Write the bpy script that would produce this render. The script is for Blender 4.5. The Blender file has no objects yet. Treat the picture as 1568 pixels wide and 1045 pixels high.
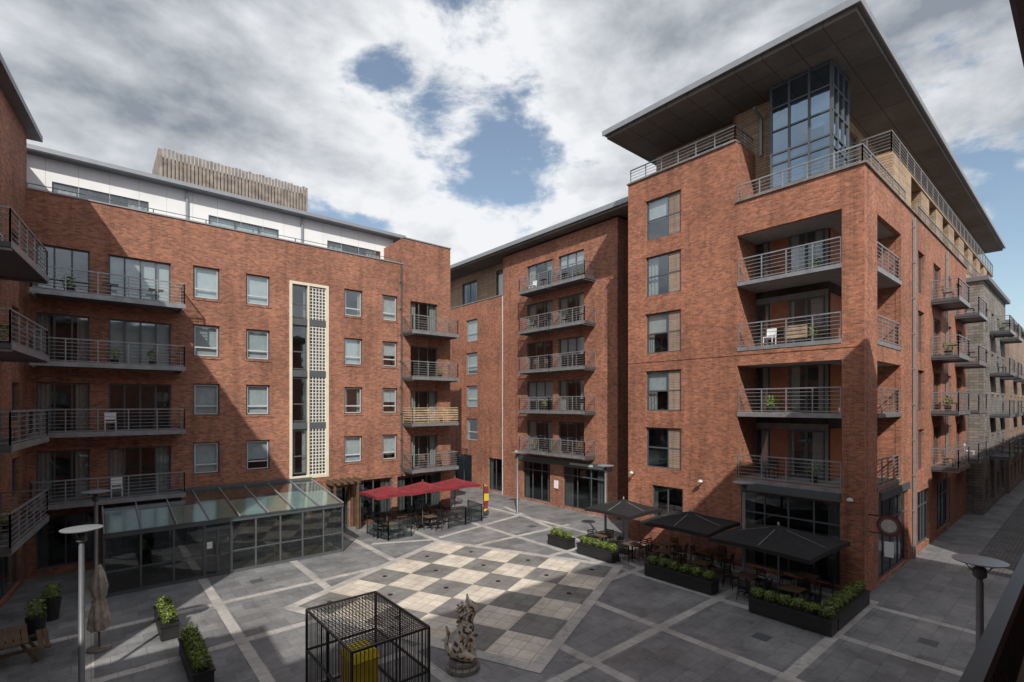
import bpy, math, random
from mathutils import Vector, Matrix
random.seed(7)
S=bpy.context.scene
# ---------------------------------------------------------------- helpers
def N(nt,t,**k):
    n=nt.nodes.new(t)
    for a,b in k.items(): setattr(n,a,b)
    return n
def newmat(name):
    m=bpy.data.materials.new(name); m.use_nodes=True
    nt=m.node_tree; b=nt.nodes['Principled BSDF']
    return m,nt,b
def math_(nt,op,a,b=None,clamp=False):
    n=N(nt,'ShaderNodeMath',operation=op); n.use_clamp=clamp
    for i,v in enumerate((a,b)):
        if v is None: continue
        if isinstance(v,(int,float)): n.inputs[i].default_value=v
        else: nt.links.new(v,n.inputs[i])
    return n.outputs[0]
def mixc(nt,f,a,b,bt='MIX'):
    n=N(nt,'ShaderNodeMix',data_type='RGBA',blend_type=bt)
    for i,v in ((0,f),(6,a),(7,b)):
        if isinstance(v,(int,float)): n.inputs[i].default_value=v
        elif isinstance(v,tuple): n.inputs[i].default_value=(*v,1) if len(v)==3 else v
        else: nt.links.new(v,n.inputs[i])
    return n.outputs[2]
def noise(nt,vec,scale,detail=4,rough=.55,dist=0):
    n=N(nt,'ShaderNodeTexNoise'); n.inputs['Scale'].default_value=scale
    n.inputs['Detail'].default_value=detail; n.inputs['Roughness'].default_value=rough; n.inputs['Distortion'].default_value=dist
    if vec is not None: nt.links.new(vec,n.inputs['Vector'])
    return n.outputs['Fac']
def maprange(nt,v,a,b,c,d,smooth=False):
    n=N(nt,'ShaderNodeMapRange'); nt.links.new(v,n.inputs[0])
    if smooth: n.interpolation_type='SMOOTHSTEP'
    for i,x in enumerate((a,b,c,d)): n.inputs[i+1].default_value=x
    return n.outputs[0]
def scalev(nt,col,f):
    c=N(nt,'ShaderNodeVectorMath',operation='SCALE'); nt.links.new(col,c.inputs[0]); nt.links.new(f,c.inputs['Scale']); return c.outputs[0]
def simple(name,col,rough=.6,metal=0,var=.25,scale=3,bump=0):
    m,nt,b=newmat(name)
    tc=N(nt,'ShaderNodeTexCoord').outputs['Object']
    f=noise(nt,tc,scale,6)
    f=maprange(nt,f,.3,.7,1-var,1+var)
    c=N(nt,'ShaderNodeVectorMath',operation='SCALE'); c.inputs[0].default_value=col
    nt.links.new(f,c.inputs['Scale'])
    nt.links.new(c.outputs[0],b.inputs['Base Color'])
    b.inputs['Roughness'].default_value=rough; b.inputs['Metallic'].default_value=metal
    if bump:
        bp=N(nt,'ShaderNodeBump'); bp.inputs['Strength'].default_value=bump
        nt.links.new(noise(nt,tc,scale*12,4),bp.inputs['Height']); nt.links.new(bp.outputs[0],b.inputs['Normal'])
    return m
def wallvec(nt):
    tc=N(nt,'ShaderNodeTexCoord').outputs['Object']
    sp=N(nt,'ShaderNodeSeparateXYZ'); nt.links.new(tc,sp.inputs[0])
    ge=N(nt,'ShaderNodeNewGeometry'); sn=N(nt,'ShaderNodeSeparateXYZ'); nt.links.new(ge.outputs['True Normal'],sn.inputs[0])
    ax=math_(nt,'GREATER_THAN',math_(nt,'ABSOLUTE',sn.outputs[0]),.6)
    az=math_(nt,'GREATER_THAN',math_(nt,'ABSOLUTE',sn.outputs[2]),.6)
    u=math_(nt,'ADD',math_(nt,'MULTIPLY',sp.outputs[1],ax),math_(nt,'MULTIPLY',sp.outputs[0],math_(nt,'SUBTRACT',1,ax)))
    v=math_(nt,'ADD',math_(nt,'MULTIPLY',sp.outputs[1],az),math_(nt,'MULTIPLY',sp.outputs[2],math_(nt,'SUBTRACT',1,az)))
    c=N(nt,'ShaderNodeCombineXYZ'); nt.links.new(u,c.inputs[0]); nt.links.new(v,c.inputs[1])
    return c.outputs[0],tc
def brickmat(name,c1,c2,mortar,bw=.225,rh=.075,ms=.011,rough=.85,bump=.4,offset=.5,flat=False,var=.22,big=.35,streak=True,fine=.14,rot=0,stain=0):
    m,nt,b=newmat(name)
    if flat:
        tc=N(nt,'ShaderNodeTexCoord').outputs['Object']; vec=tc
    else: vec,tc=wallvec(nt)
    br=N(nt,'ShaderNodeTexBrick'); br.offset=offset
    nt.links.new(vec,br.inputs['Vector'])
    for k,v in (('Scale',1),('Mortar Size',ms),('Brick Width',bw),('Row Height',rh),('Mortar Smooth',.1),('Bias',0)): br.inputs[k].default_value=v
    br.inputs['Color1'].default_value=(*c1,1); br.inputs['Color2'].default_value=(*c2,1); br.inputs['Mortar'].default_value=(*mortar,1)
    out=scalev(nt,br.outputs['Color'],maprange(nt,noise(nt,tc,big,5,.6),.3,.7,1-var,1+var))
    out=scalev(nt,out,maprange(nt,noise(nt,tc,5,6,.75),.3,.7,1-fine,1+fine))
    if stain:
        out=scalev(nt,out,maprange(nt,noise(nt,tc,1.3,7,.7,.6),.54,.66,1,1-stain))
        out=scalev(nt,out,maprange(nt,noise(nt,tc,14,2,.5),.70,.74,1,1.2))
    if streak:
        mp=N(nt,'ShaderNodeMapping'); mp.inputs['Scale'].default_value=(2.2,2.2,.13); nt.links.new(tc,mp.inputs[0])
        out=scalev(nt,out,maprange(nt,noise(nt,mp.outputs[0],1,5,.6),.50,.76,1,.62))
    nt.links.new(out,b.inputs['Base Color']); b.inputs['Roughness'].default_value=rough
    if flat and stain: nt.links.new(maprange(nt,noise(nt,tc,.7,6,.6),.35,.65,rough-.15,rough+.2),b.inputs['Roughness'])
    bp=N(nt,'ShaderNodeBump'); bp.inputs['Strength'].default_value=bump; bp.inputs['Distance'].default_value=.01
    nt.links.new(br.outputs['Fac'],bp.inputs['Height']); bp.invert=True; nt.links.new(bp.outputs[0],b.inputs['Normal'])
    return m
def glassmat(name,tint=(.75,.82,.82),base=.22,mul=.7,rough=.03,gcol=(.86,.94,1)):
    m,nt,b=newmat(name); nt.nodes.remove(b)
    out=nt.nodes['Material Output']
    tr=N(nt,'ShaderNodeBsdfTransparent'); tr.inputs[0].default_value=(*tint,1)
    gl=N(nt,'ShaderNodeBsdfGlossy'); gl.inputs['Roughness'].default_value=rough; gl.inputs[0].default_value=(*gcol,1)
    lw=N(nt,'ShaderNodeLayerWeight'); lw.inputs[0].default_value=.5
    f=math_(nt,'POWER',lw.outputs['Facing'],2.5); f=math_(nt,'MULTIPLY',f,mul); f=math_(nt,'ADD',f,base,True)
    tc=N(nt,'ShaderNodeTexCoord').outputs['Object']
    bp=N(nt,'ShaderNodeBump'); bp.inputs['Strength'].default_value=.09; bp.inputs['Distance'].default_value=.05
    nt.links.new(noise(nt,tc,.9,2),bp.inputs['Height']); nt.links.new(bp.outputs[0],gl.inputs['Normal'])
    mx=N(nt,'ShaderNodeMixShader'); nt.links.new(f,mx.inputs[0]); nt.links.new(tr.outputs[0],mx.inputs[1]); nt.links.new(gl.outputs[0],mx.inputs[2])
    nt.links.new(mx.outputs[0],out.inputs[0]); return m
M={}
M['brick']=brickmat('red_brick',(.45,.172,.098),(.20,.068,.043),(.27,.185,.14),fine=.28,var=.22,bump=.7)
M['brick2']=brickmat('orange_brick',(.47,.166,.090),(.22,.070,.041),(.28,.185,.135),fine=.28,var=.2,bump=.7)
M['stone']=brickmat('grey_stone',(.27,.245,.22),(.16,.15,.14),(.09,.09,.09),bw=.6,rh=.2,ms=.015)
M['buff']=brickmat('buff_brick',(.36,.27,.20),(.27,.20,.15),(.25,.22,.2),fine=.2)
M['paving']=brickmat('paving',(.230,.234,.243),(.165,.170,.180),(.115,.118,.122),bw=.9,rh=.6,ms=.009,rough=.5,bump=.12,flat=True,var=.32,big=.4,streak=False,fine=.18,stain=.3)
M['road']=brickmat('setts',(.14,.14,.145),(.10,.10,.105),(.05,.05,.05),bw=.3,rh=.15,ms=.012,rough=.7,flat=True,streak=False,stain=.3)
M['band']=brickmat('pale_band',(.46,.445,.43),(.38,.37,.355),(.24,.24,.23),bw=.6,rh=.6,ms=.01,rough=.6,bump=.1,flat=True,streak=False,offset=0,stain=.3)
M['tileL']=brickmat('pale_tile',(.66,.60,.52),(.54,.49,.42),(.30,.28,.25),bw=.535,rh=.535,ms=.012,rough=.6,bump=.1,flat=True,streak=False,offset=0,var=.16,big=.8,stain=.2)
M['tileD']=brickmat('grey_tile',(.23,.225,.22),(.17,.168,.165),(.11,.11,.11),bw=.535,rh=.535,ms=.012,rough=.55,bump=.1,flat=True,streak=False,offset=0,stain=.25)
M['timber']=brickmat('timber_boards',(.46,.325,.21),(.32,.225,.15),(.10,.07,.05),bw=2.4,rh=.14,ms=.012,rough=.7,fine=.2)
M['louvre']=brickmat('greyed_boards',(.38,.28,.23),(.30,.22,.18),(.13,.10,.08),bw=9,rh=.09,ms=.01,rough=.7,fine=.15)
M['slats']=simple('weathered_timber',(.25,.215,.19),.8,var=.4,scale=2)
M['panel']=simple('warm_timber_panel',(.30,.11,.05),.55,var=.2)
M['white']=simple('white_render',(.76,.78,.80),.6,var=.07,scale=.8)
M['cream']=simple('cream_surround',(.68,.62,.5),.6,var=.08)
M['concrete']=simple('shaded_concrete',(.27,.265,.26),.8,var=.15)  # darkened to put the recess shade into the slab colour
M['frame']=simple('grey_frame',(.085,.095,.105),.45,var=.1)
M['lframe']=simple('pale_frame',(.50,.54,.55),.45,var=.08)
M['dark']=simple('black_metal',(.018,.018,.02),.4,.0,.2)
M['steel']=simple('galvanised_steel',(.30,.31,.33),.42,.5,.2)
M['roof']=simple('roof_metal',(.17,.18,.20),.45,.3,.12)
M['fascia']=simple('fascia_metal',(.30,.32,.35),.4,.3,.08)
M['soffit']=brickmat('soffit_panels',(.15,.135,.12),(.125,.115,.105),(.05,.05,.05),bw=2.4,rh=1.2,ms=.02,flat=True,streak=False,bump=.1,offset=0)
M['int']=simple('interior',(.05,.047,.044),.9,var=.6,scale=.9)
M['blind']=simple('blinds',(.72,.74,.74),.8,var=.1)
M['curt']=simple('curtains',(.50,.48,.44),.9,var=.2,scale=9)
M['glass']=glassmat('window_glass',(.7,.77,.79),.20,.7)
M['sglass']=glassmat('shop_glass',(.32,.36,.38),.06,.45)
M['cglass']=glassmat('canopy_glass',(.50,.58,.58),.09,.5)
M['rglass']=glassmat('roof_glass',(.56,.74,.72),.34,.3,.15)
M['tglass']=glassmat('tower_glass',(.28,.45,.6),.42,.5,gcol=(.62,.8,1))
M['grid']=simple('white_grille',(.70,.68,.62),.6,var=.05)
M['black']=simple('black_fabric',(.012,.012,.014),.9,var=.3,bump=.1)
M['red']=simple('burgundy_fabric',(.19,.018,.026),.75,var=.25)
M['linen']=simple('linen_fabric',(.36,.32,.27),.9,var=.3,scale=5,bump=.3)
M['planter']=simple('planter',(.018,.018,.02),.5,var=.3)
M['yellow']=simple('yellow_plastic',(.62,.47,.02),.45,var=.15)
M['wood']=simple('bench_wood',(.12,.075,.045),.7,var=.3)
M['wslat']=simple('pale_timber_slats',(.42,.31,.2),.7,var=.3)
def leafmat():
    m,nt,b=newmat('leaves'); g=N(nt,'ShaderNodeNewGeometry')
    tc=N(nt,'ShaderNodeTexCoord').outputs['Object']
    f=math_(nt,'ADD',math_(nt,'MULTIPLY',g.outputs['Random Per Island'],.6),math_(nt,'MULTIPLY',noise(nt,tc,4,3),.5))
    c=mixc(nt,f,(.035,.08,.008),(.20,.27,.03)); nt.links.new(c,b.inputs['Base Color']); b.inputs['Roughness'].default_value=.5
    return m
M['leaf']=leafmat()
def mottled():
    m,nt,b=newmat('painted_sculpture')
    tc=N(nt,'ShaderNodeTexCoord').outputs['Object']
    v=N(nt,'ShaderNodeTexVoronoi'); v.inputs['Scale'].default_value=12; nt.links.new(tc,v.inputs['Vector'])
    r=N(nt,'ShaderNodeValToRGB'); r.color_ramp.interpolation='CONSTANT'
    e=r.color_ramp.elements; e[0].color=(.10,.07,.05,1); e[1].position=.17; e[1].color=(.62,.56,.46,1)
    x=e.new(.66); x.color=(.22,.14,.08,1); x=e.new(.74); x.color=(.55,.36,.14,1); x=e.new(.8); x.color=(.68,.65,.58,1)
    s=N(nt,'ShaderNodeSeparateColor'); nt.links.new(v.outputs['Color'],s.inputs[0]); nt.links.new(s.outputs[0],r.inputs[0])
    nt.links.new(r.outputs[0],b.inputs['Base Color']); b.inputs['Roughness'].default_value=.5; return m
M['mott']=mottled()

class MB:
    def __init__(s): s.v=[]; s.f=[]
    def quad(s,a,b,c,d):
        i=len(s.v); s.v+= [tuple(a),tuple(b),tuple(c),tuple(d)]; s.f.append((i,i+1,i+2,i+3))
    def tri(s,a,b,c):
        i=len(s.v); s.v+=[tuple(a),tuple(b),tuple(c)]; s.f.append((i,i+1,i+2))
    def hexa(s,p):
        i=len(s.v); s.v+=[tuple(q) for q in p]
        for f in ((0,3,2,1),(4,5,6,7),(0,1,5,4),(1,2,6,5),(2,3,7,6),(3,0,4,7)): s.f.append(tuple(i+k for k in f))
    def box(s,x0,x1,y0,y1,z0,z1):
        s.hexa([(x0,y0,z0),(x1,y0,z0),(x1,y1,z0),(x0,y1,z0),(x0,y0,z1),(x1,y0,z1),(x1,y1,z1),(x0,y1,z1)])
    def beam(s,a,b,w,h=None):
        h=h or w; a=Vector(a); b=Vector(b); d=(b-a)
        if d.length<1e-6: return
        d.normalize(); up=Vector((0,0,1)) if abs(d.z)<.95 else Vector((0,1,0))
        x=d.cross(up).normalized()*w/2; y=x.cross(d).normalized()*h/2
        s.hexa([a-x-y,a+x-y,a+x+y,a-x+y,b-x-y,b+x-y,b+x+y,b-x+y])
    def lathe(s,c,prof,n=20,fl=None):
        base=len(s.v)
        for (r,z) in prof:
            for k in range(n):
                a=2*math.pi*k/n; rr=r*(1+(fl(a,z) if fl else 0))
                s.v.append((c[0]+rr*math.cos(a),c[1]+rr*math.sin(a),c[2]+z))
        for j in range(len(prof)-1):
            for k in range(n):
                s.f.append((base+j*n+k,base+j*n+(k+1)%n,base+(j+1)*n+(k+1)%n,base+(j+1)*n+k))
        s.f.append(tuple(base+k for k in range(n))[::-1]); s.f.append(tuple(base+(len(prof)-1)*n+k for k in range(n)))
    def obj(s,name,mat,parent=None,smooth=False):
        me=bpy.data.meshes.new(name); me.from_pydata(s.v,[],s.f); me.materials.append(mat); me.update()
        if smooth:
            for p in me.polygons: p.use_smooth=True
        o=bpy.data.objects.new(name,me); S.collection.objects.link(o)
        if parent: o.parent=parent
        return o
class G:
    def __init__(s,name,loc=None):
        s.name=name; s.parts={}; s.loc=loc
    def p(s,part,mat):
        if part not in s.parts: s.parts[part]=(MB(),mat)
        return s.parts[part][0]
    def done(s,smooth=(),rot=0):
        e=bpy.data.objects.new(s.name,None); S.collection.objects.link(e); e.empty_display_size=.3
        for k,(m,mt) in s.parts.items():
            if m.v: m.obj(k,M[mt],e,k in smooth)
        if s.loc: e.location=s.loc; e.rotation_euler=(0,0,rot)
        return e
class F:
    def __init__(s,o,u,n): s.o=o; l=math.hypot(*u); s.u=(u[0]/l,u[1]/l); s.n=(n[0]/l,n[1]/l)
    def P(s,u,d,z): return (s.o[0]+u*s.u[0]+d*s.n[0], s.o[1]+u*s.u[1]+d*s.n[1], z)
    def box(s,m,u0,u1,d0,d1,z0,z1):
        P=s.P; m.hexa([P(u0,d0,z0),P(u1,d0,z0),P(u1,d1,z0),P(u0,d1,z0),P(u0,d0,z1),P(u1,d0,z1),P(u1,d1,z1),P(u0,d1,z1)])
    def q(s,m,u0,u1,d,z0,z1):
        P=s.P; m.quad(P(u0,d,z0),P(u1,d,z0),P(u1,d,z1),P(u0,d,z1))
def wall(g,f,u0,u1,z0,z1,holes=(),depth=.22,mat='brick',part='walls'):
    m=g.p(part,mat); P=f.P
    us=sorted({u0,u1}|{max(u0,min(u1,x)) for h in holes for x in h[:2]}); zs=sorted({z0,z1}|{max(z0,min(z1,x)) for h in holes for x in h[2:4]})
    for i in range(len(us)-1):
        for j in range(len(zs)-1):
            a,b,c,d=us[i],us[i+1],zs[j],zs[j+1]; mu=(a+b)/2; mz=(c+d)/2
            if any(h[0]<mu<h[1] and h[2]<mz<h[3] for h in holes): continue
            f.q(m,a,b,0,c,d)
    for h in holes:
        a,b,c,d=h[:4]
        m.quad(P(a,0,c),P(a,-depth,c),P(a,-depth,d),P(a,0,d)); m.quad(P(b,0,c),P(b,-depth,c),P(b,-depth,d),P(b,0,d))
        m.quad(P(a,0,c),P(b,0,c),P(b,-depth,c),P(a,-depth,c)); m.quad(P(a,0,d),P(b,0,d),P(b,-depth,d),P(a,-depth,d))
def lintel(g,f,u0,u1,z):
    f.box(g.p('soldier_lintels','brick2'),u0-.1,u1+.1,.0015,.012,z+.004,z+.2)
def window(g,f,u0,u1,z0,z1,v=(),h=(),d=-.15,frame='frame',blind=None,glass='glass',sill=False,th=.07,full=False,inner=None):
    m=g.p('window_frames_'+frame,frame)
    f.box(m,u0,u0+th,d-.03,d+.03,z0,z1); f.box(m,u1-th,u1,d-.03,d+.03,z0,z1)
    f.box(m,u0+th,u1-th,d-.03,d+.03,z1-th,z1); f.box(m,u0+th,u1-th,d-.03,d+.03,z0,z0+th)
    for t in v:
        c=u0+(u1-u0)*t; f.box(m,c-th/2,c+th/2,d-.027,d+.033,z0+th,z1-th)
    mi=g.p('window_bars_'+inner,inner) if inner else m
    for t in h:
        c=z0+(z1-z0)*t; f.box(mi,u0+th,u1-th,d-.024,d+.036,c-th/2,c+th/2)
    if inner:
        e=.045
        f.box(mi,u0+th,u0+th+e,d-.02,d+.025,z0+th,z1-th); f.box(mi,u1-th-e,u1-th,d-.02,d+.025,z0+th,z1-th)
        f.box(mi,u0+th+e,u1-th-e,d-.02,d+.025,z0+th,z0+th+e); f.box(mi,u0+th+e,u1-th-e,d-.02,d+.025,z1-th-e,z1-th)
    f.q(g.p('glass_'+glass,glass),u0+th/2,u1-th/2,d,z0+th/2,z1-th/2)
    r=random.random()
    if blind is None: blind=r<.55
    if blind:
        k=0 if full is True else random.choice((0,.35,.45,.6,.0,.2)); f.q(g.p('blinds','blind'),u0+.03,u1-.03,d-.12,z0+(z1-z0)*k,z1)
    elif r<.8:
        w=(u1-u0)*random.uniform(.12,.3); mc=g.p('curtains','curt')
        for (a,b) in ((u0+.02,u0+w),(u1-w,u1-.02)):
            n=6
            for i in range(n):
                x0=a+(b-a)*i/n; x1=a+(b-a)*(i+1)/n; d0=d-.13-.05*(i%2); d1=d-.13-.05*((i+1)%2)
                mc.quad(f.P(x0,d0,z0),f.P(x1,d1,z0),f.P(x1,d1,z1),f.P(x0,d0,z1))
def rail(m,a,b,z,h=1.05,nb=6,sp=1.1,tr=.055,bw=.022):
    a=Vector((a[0],a[1],0)); b=Vector((b[0],b[1],0)); L=(b-a).length; n=max(1,round(L/sp))
    Z=lambda p,z:(p.x,p.y,z)
    m.beam(Z(a,z+h),Z(b,z+h),tr); m.beam(Z(a,z+.08),Z(b,z+.08),.035)
    for i in range(1,nb): 
        zz=z+.08+(h-.08)*i/nb; m.beam(Z(a,zz),Z(b,zz),bw)
    for i in range(n+1):
        p=a.lerp(b,i/n); m.beam(Z(p,z-.1),Z(p,z+h),.045)
def bchair(g,f,u,d,z,mat):
    m=g.p('balcony_chairs_'+mat,mat); P=f.P
    for a in (-.2,.2):
        for b in (-.2,.2): m.beam(P(u+a,d+b,z),P(u+a,d+b,z+.45),.035)
        m.beam(P(u+a,d-.2,z+.4),P(u+a,d-.26,z+.9),.035)
    f.box(m,u-.22,u+.22,d-.22,d+.22,z+.43,z+.47); f.box(m,u-.2,u+.2,d-.27,d-.24,z+.55,z+.9)
def btable(g,f,u,d,z):
    m=g.p('balcony_tables','wood'); f.box(m,u-.3,u+.3,d-.25,d+.25,z+.68,z+.71); m.beam(f.P(u,d,z),f.P(u,d,z+.68),.05); f.box(m,u-.2,u+.2,d-.2,d+.2,z,z+.03)
def leaves(m,c,r,n,s=.045):
    for i in range(n):
        v=Vector((random.gauss(0,1),random.gauss(0,1),random.gauss(0,1))).normalized()
        q4=max(abs(v.x),abs(v.y),abs(v.z)); v2=v/(q4**.5)
        k=random.uniform(.72,1.04); p=Vector(c)+Vector((v2.x*r[0],v2.y*r[1],v2.z*r[2]))*k
        a=Vector((random.gauss(0,1),random.gauss(0,1),random.gauss(0,1))).normalized(); b=a.cross(v).normalized() if a.cross(v).length>.01 else Vector((1,0,0))
        a=b.cross(v+a*.6).normalized(); q=s*random.uniform(.7,1.4)
        m.quad(p-a*q,p-b*q*.5,p+a*q,p+b*q*.5)
def bplant(g,f,u,d,z):
    c=f.P(u,d,z); g.p('balcony_pots','planter').lathe(c,[(.13,0),(.17,.3),(.15,.31)],12); leaves(g.p('balcony_plants','leaf'),(c[0],c[1],z+.55),(.22,.22,.28),90,.06)
def clutter(g,f,u0,u1,d,z):
    n=max(1,int((u1-u0)/1.3))
    for i in range(n):
        u=u0+(u1-u0)*(i+.5)/n+random.uniform(-.15,.15); r=random.random()
        if r<.3: bchair(g,f,u,d,z,random.choice(('white','wood','dark')))
        elif r<.45: btable(g,f,u,d,z)
        elif r<.62: bplant(g,f,u,d,z)
def balcony(g,f,u0,u1,d,z,rm='steel',slab=.16,stuff=True):
    f.box(g.p('balcony_slabs','frame'),u0,u1,.003,d,z-slab,z)
    f.box(g.p('balcony_edges',rm if rm!='wslat' else 'steel'),u0-.02,u1+.02,d+.002,d+.03,z-slab-.03,z+.03)
    m=g.p('balcony_railings_'+rm,rm)
    e=.03
    A=f.P(u0+e,.03,0);B=f.P(u0+e,d-e,0);C=f.P(u1-e,d-e,0);D=f.P(u1-e,.03,0)
    bw=.022 if rm!='wslat' else .09
    rail(m,A,B,z,bw=bw);rail(m,B,C,z,bw=bw);rail(m,C,D,z,bw=bw)
    mb=g.p('balcony_brackets','steel')
    for u in (u0+.1,u1-.1): mb.beam(f.P(u,.01,z-slab-.05),f.P(u,d,z-slab-.05),.08)
    if stuff: clutter(g,f,u0+.4,u1-.4,d*.5,z+.001)
def coping(g,f,u0,u1,z,mat='fascia'):
    f.box(g.p('coping',mat),u0,u1,-.32,.05,z,z+.07); f.box(g.p('parapet_back','brick'),u0,u1,-.28,-.01,z-1,z-.002)
def pipe(g,f,u,z0,z1,mat='fascia',w=.1,d=.1):
    m=g.p('downpipes_'+mat,mat); m.beam(f.P(u,d,z0),f.P(u,d,z1),w)
    z=z0+.6
    while z<z1: f.box(m,u-.08,u+.08,0,.16,z,z+.05); z+=1.8

# ================================================================= GROUND
m=MB(); m.quad((-400,-400,0),(900,-400,0),(900,500,0),(-400,500,0)); m.obj('ground',M['paving'])
m=MB(); m.quad((31.6,-2.9,.004),(300,-2.9,.004),(300,4.0,.004),(31.6,4.0,.004)); m.obj('road',M['road'])
m=MB()
xs=(-.1,3.8,7.7,11.6,15.2,19.25,23.1); ys=(1.9,5.75,9.9,14.1,18.3,22.3)
for x in xs: m.quad((x-.17,-1.1,.004),(x+.17,-1.1,.004),(x+.17,30.9,.004),(x-.17,30.9,.004))
m.obj('paving_bands',M['band'])
m=MB()
for y in ys:
    X=[-3.2]+list(xs)
    for i in range(len(X)):
        a=X[i]+.17; b=(X[i+1]-.17) if i+1<len(X) else 23.8
        m.quad((a,y-.17,.004),(b,y-.17,.004),(b,y+.17,.004),(a,y+.17,.004))
for k,(a,b) in enumerate((((20.0,14.0),(24.2,29.5)),((15.6,25.0),(23.0,26.4)),((12.0,26.3),(15.0,24.9)))):
    a=Vector(a);b=Vector(b);d=(b-a).normalized();p=Vector((-d.y,d.x))*.17; z=.008+.002*k
    m.quad((*(a-p),z),(*(b-p),z),(*(b+p),z),(*(a+p),z))
m.obj('paving_cross_bands',M['band'])
ang=math.atan2(-.91,.41); SZ=10.7; bd=.42; T=(SZ-2*bd)/6
def board(name,mat,quads,z):
    m=MB()
    for a,b,c,d in quads: m.quad((a,c,0),(b,c,0),(b,d,0),(a,d,0))
    o=m.obj(name,M[mat]); o.location=(15.3,24.6,z); o.rotation_euler=(0,0,ang); return o
board('chessboard_surround','band',[(0,SZ,-bd,0),(0,SZ,-SZ,-SZ+bd),(0,bd,-SZ+bd,-bd),(SZ-bd,SZ,-SZ+bd,-bd)],.016)
L=[];D=[]
for i in range(6):
    for j in range(6):
        q=(bd+i*T,bd+(i+1)*T,-bd-(j+1)*T,-bd-j*T); (L if (i+j)%2==0 else D).append(q)
board('chessboard_pale_tiles','tileL',L,.016); board('chessboard_grey_tiles','tileD',D,.016)
m=MB()
for i in range(6):
    for j in range(6):
        if (i+j)%2 and random.random()<.75: m.lathe((bd+(i+.5)*T,-bd-(j+.5)*T,0),[(.11,0),(.11,.012),(.05,.02)],14)
o=m.obj('ground_lights',M['dark']); o.location=(15.3,24.6,.017); o.rotation_euler=(0,0,ang)
g=G('manhole_cover'); m=g.p('plates','frame')
for (x,y) in ((9.4,8.2),(17.2,7.3),(21,3.6),(5.6,24.1),(13.2,27.0),(21.6,23.5),(2.0,15.9)):
    m.box(x-.25,x+.25,y-.25,y+.25,.001,.008)
g.done()

# ================================================================= LEFT BUILDING
g=G('brick_apartment_building'); f=F((0,31),(1,0),(0,-1))
fl=[3.4,6.55,9.7,12.82]; holes=[];wins=[]
for z in fl:
    s=z+.68
    for a,b in ((4.13,5.35),(6.66,7.9),(12.3,13.5),(14.9,16.0)): holes.append((a,b,s,s+1.72)); wins.append((a,b,s,s+1.72))
    for a,b in ((-1.9,-.05),(.64,3.15)): holes.append((a,b,z,z+2.3))
    holes.append((17.0,19.2,z,z+2.25))
holes.append((8.97,11.3,3.35,15.2))
gh=[(-1.9,.1,.35,2.7),(.6,4.4,.1,2.7),(4.7,10,.1,2.7),(11.45,12.6,0,2.6),(13.0,15.6,.2,2.9),(16.0,19.5,.2,2.9)]
wall(g,f,-2.2,20.3,0,17.5,holes+gh)
for k,w in enumerate(wins):
    window(g,f,*w,h=(.3,),inner='lframe',full=(w[0]<8 and random.random()<.6),blind=(w[0]<8 or random.random()<.6)); lintel(g,f,w[0],w[1],w[3])
    f.box(g.p('sills','brick2'),w[0]-.08,w[1]+.08,-.12,.03,w[2]-.1,w[2]-.003)
for z in fl:
    window(g,f,-1.9,-.05,z,z+2.3,v=(.33,.66),blind=False); window(g,f,.64,3.15,z,z+2.3,v=(.25,.5,.75),blind=z>9,full=True)
    window(g,f,17.0,19.2,z,z+2.25,v=(.33,.66),blind=False); lintel(g,f,.64,3.15,z+2.3); lintel(g,f,17,19.2,z+2.25)
for h in gh: window(g,f,*h,v=[k/ max(1,round((h[1]-h[0])/1.2)) for k in range(1,max(1,round((h[1]-h[0])/1.2)))],blind=False,glass='sglass')
c=g.p('stair_surround','cream'); u0,u1,z0,z1=8.97,11.3,3.35,15.2
f.box(c,u0,u0+.16,-.2,.04,z0,z1); f.box(c,u1-.16,u1,-.2,.04,z0,z1); f.box(c,u0+.16,u1-.16,-.2,.04,z1-.16,z1); f.box(c,u0+.16,u1-.16,-.2,.04,z0,z0+.16)
f.box(c,10.02,10.12,-.2,.03,z0+.16,z1-.16)
for z in fl: window(g,f,9.13,10.02,max(z+.25,z0+.16),z+2.9 if z<12 else 15.04,h=(.4,),blind=False)
for z in fl[1:]: f.box(g.p('stair_spandrels','frame'),9.13,11.14,-.14,-.02,z-.2,z+.2)
gr=g.p('grille','grid')
for k in range(6): uu=10.15+k*(.96/5); f.box(gr,uu-.022,uu+.022,-.09,-.04,z0+.16,z1-.16)
z=z0+.2
while z<z1-.2: f.box(gr,10.12,11.14,-.085,-.045,z-.022,z+.022); z+=.2
f.q(g.p('glass_glass','glass'),10.12,11.14,-.16,z0+.16,z1-.16)
for z in fl: balcony(g,f,-2.0,3.6,1.4,z)
for z in fl: balcony(g,f,16.4,20.1,1.35,z,rm='wslat' if abs(z-6.55)<.1 else 'steel')
coping(g,f,-2.2,16.45,17.5)
wall(g,f,16.45,20.3,17.5,19.35); f.box(g.p('coping','fascia'),16.42,20.35,-.32,.05,19.35,19.42)
g.p('walls','brick').box(16.45,16.75,31.02,34.3,17.3,19.34)
g.p('walls','brick').box(20.0,20.3,31.02,45,0,19.34)
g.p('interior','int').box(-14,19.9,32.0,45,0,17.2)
g.p('roof','roof').box(-14,20,31.3,45,17.2,17.3)
f2=F((0,34),(1,0),(0,-1))
ph=[(-1.5,2.44,17.75,19.05),(5.3,9.2,17.75,19.05),(12.3,16.2,17.75,19.05)]
wall(g,f2,-3.2,17.2,17.3,20.15,ph,mat='white',part='penthouse_walls',depth=.15)
for h in ph: window(g,f2,*h,v=(.36,.7),frame='frame',d=-.08,blind=random.random()<.6,full=True)
for u in [x*1.25-3 for x in range(17)]: f2.box(g.p('cladding_joints','lframe'),u,u+.02,.001,.004,17.4,20.1)
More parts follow.
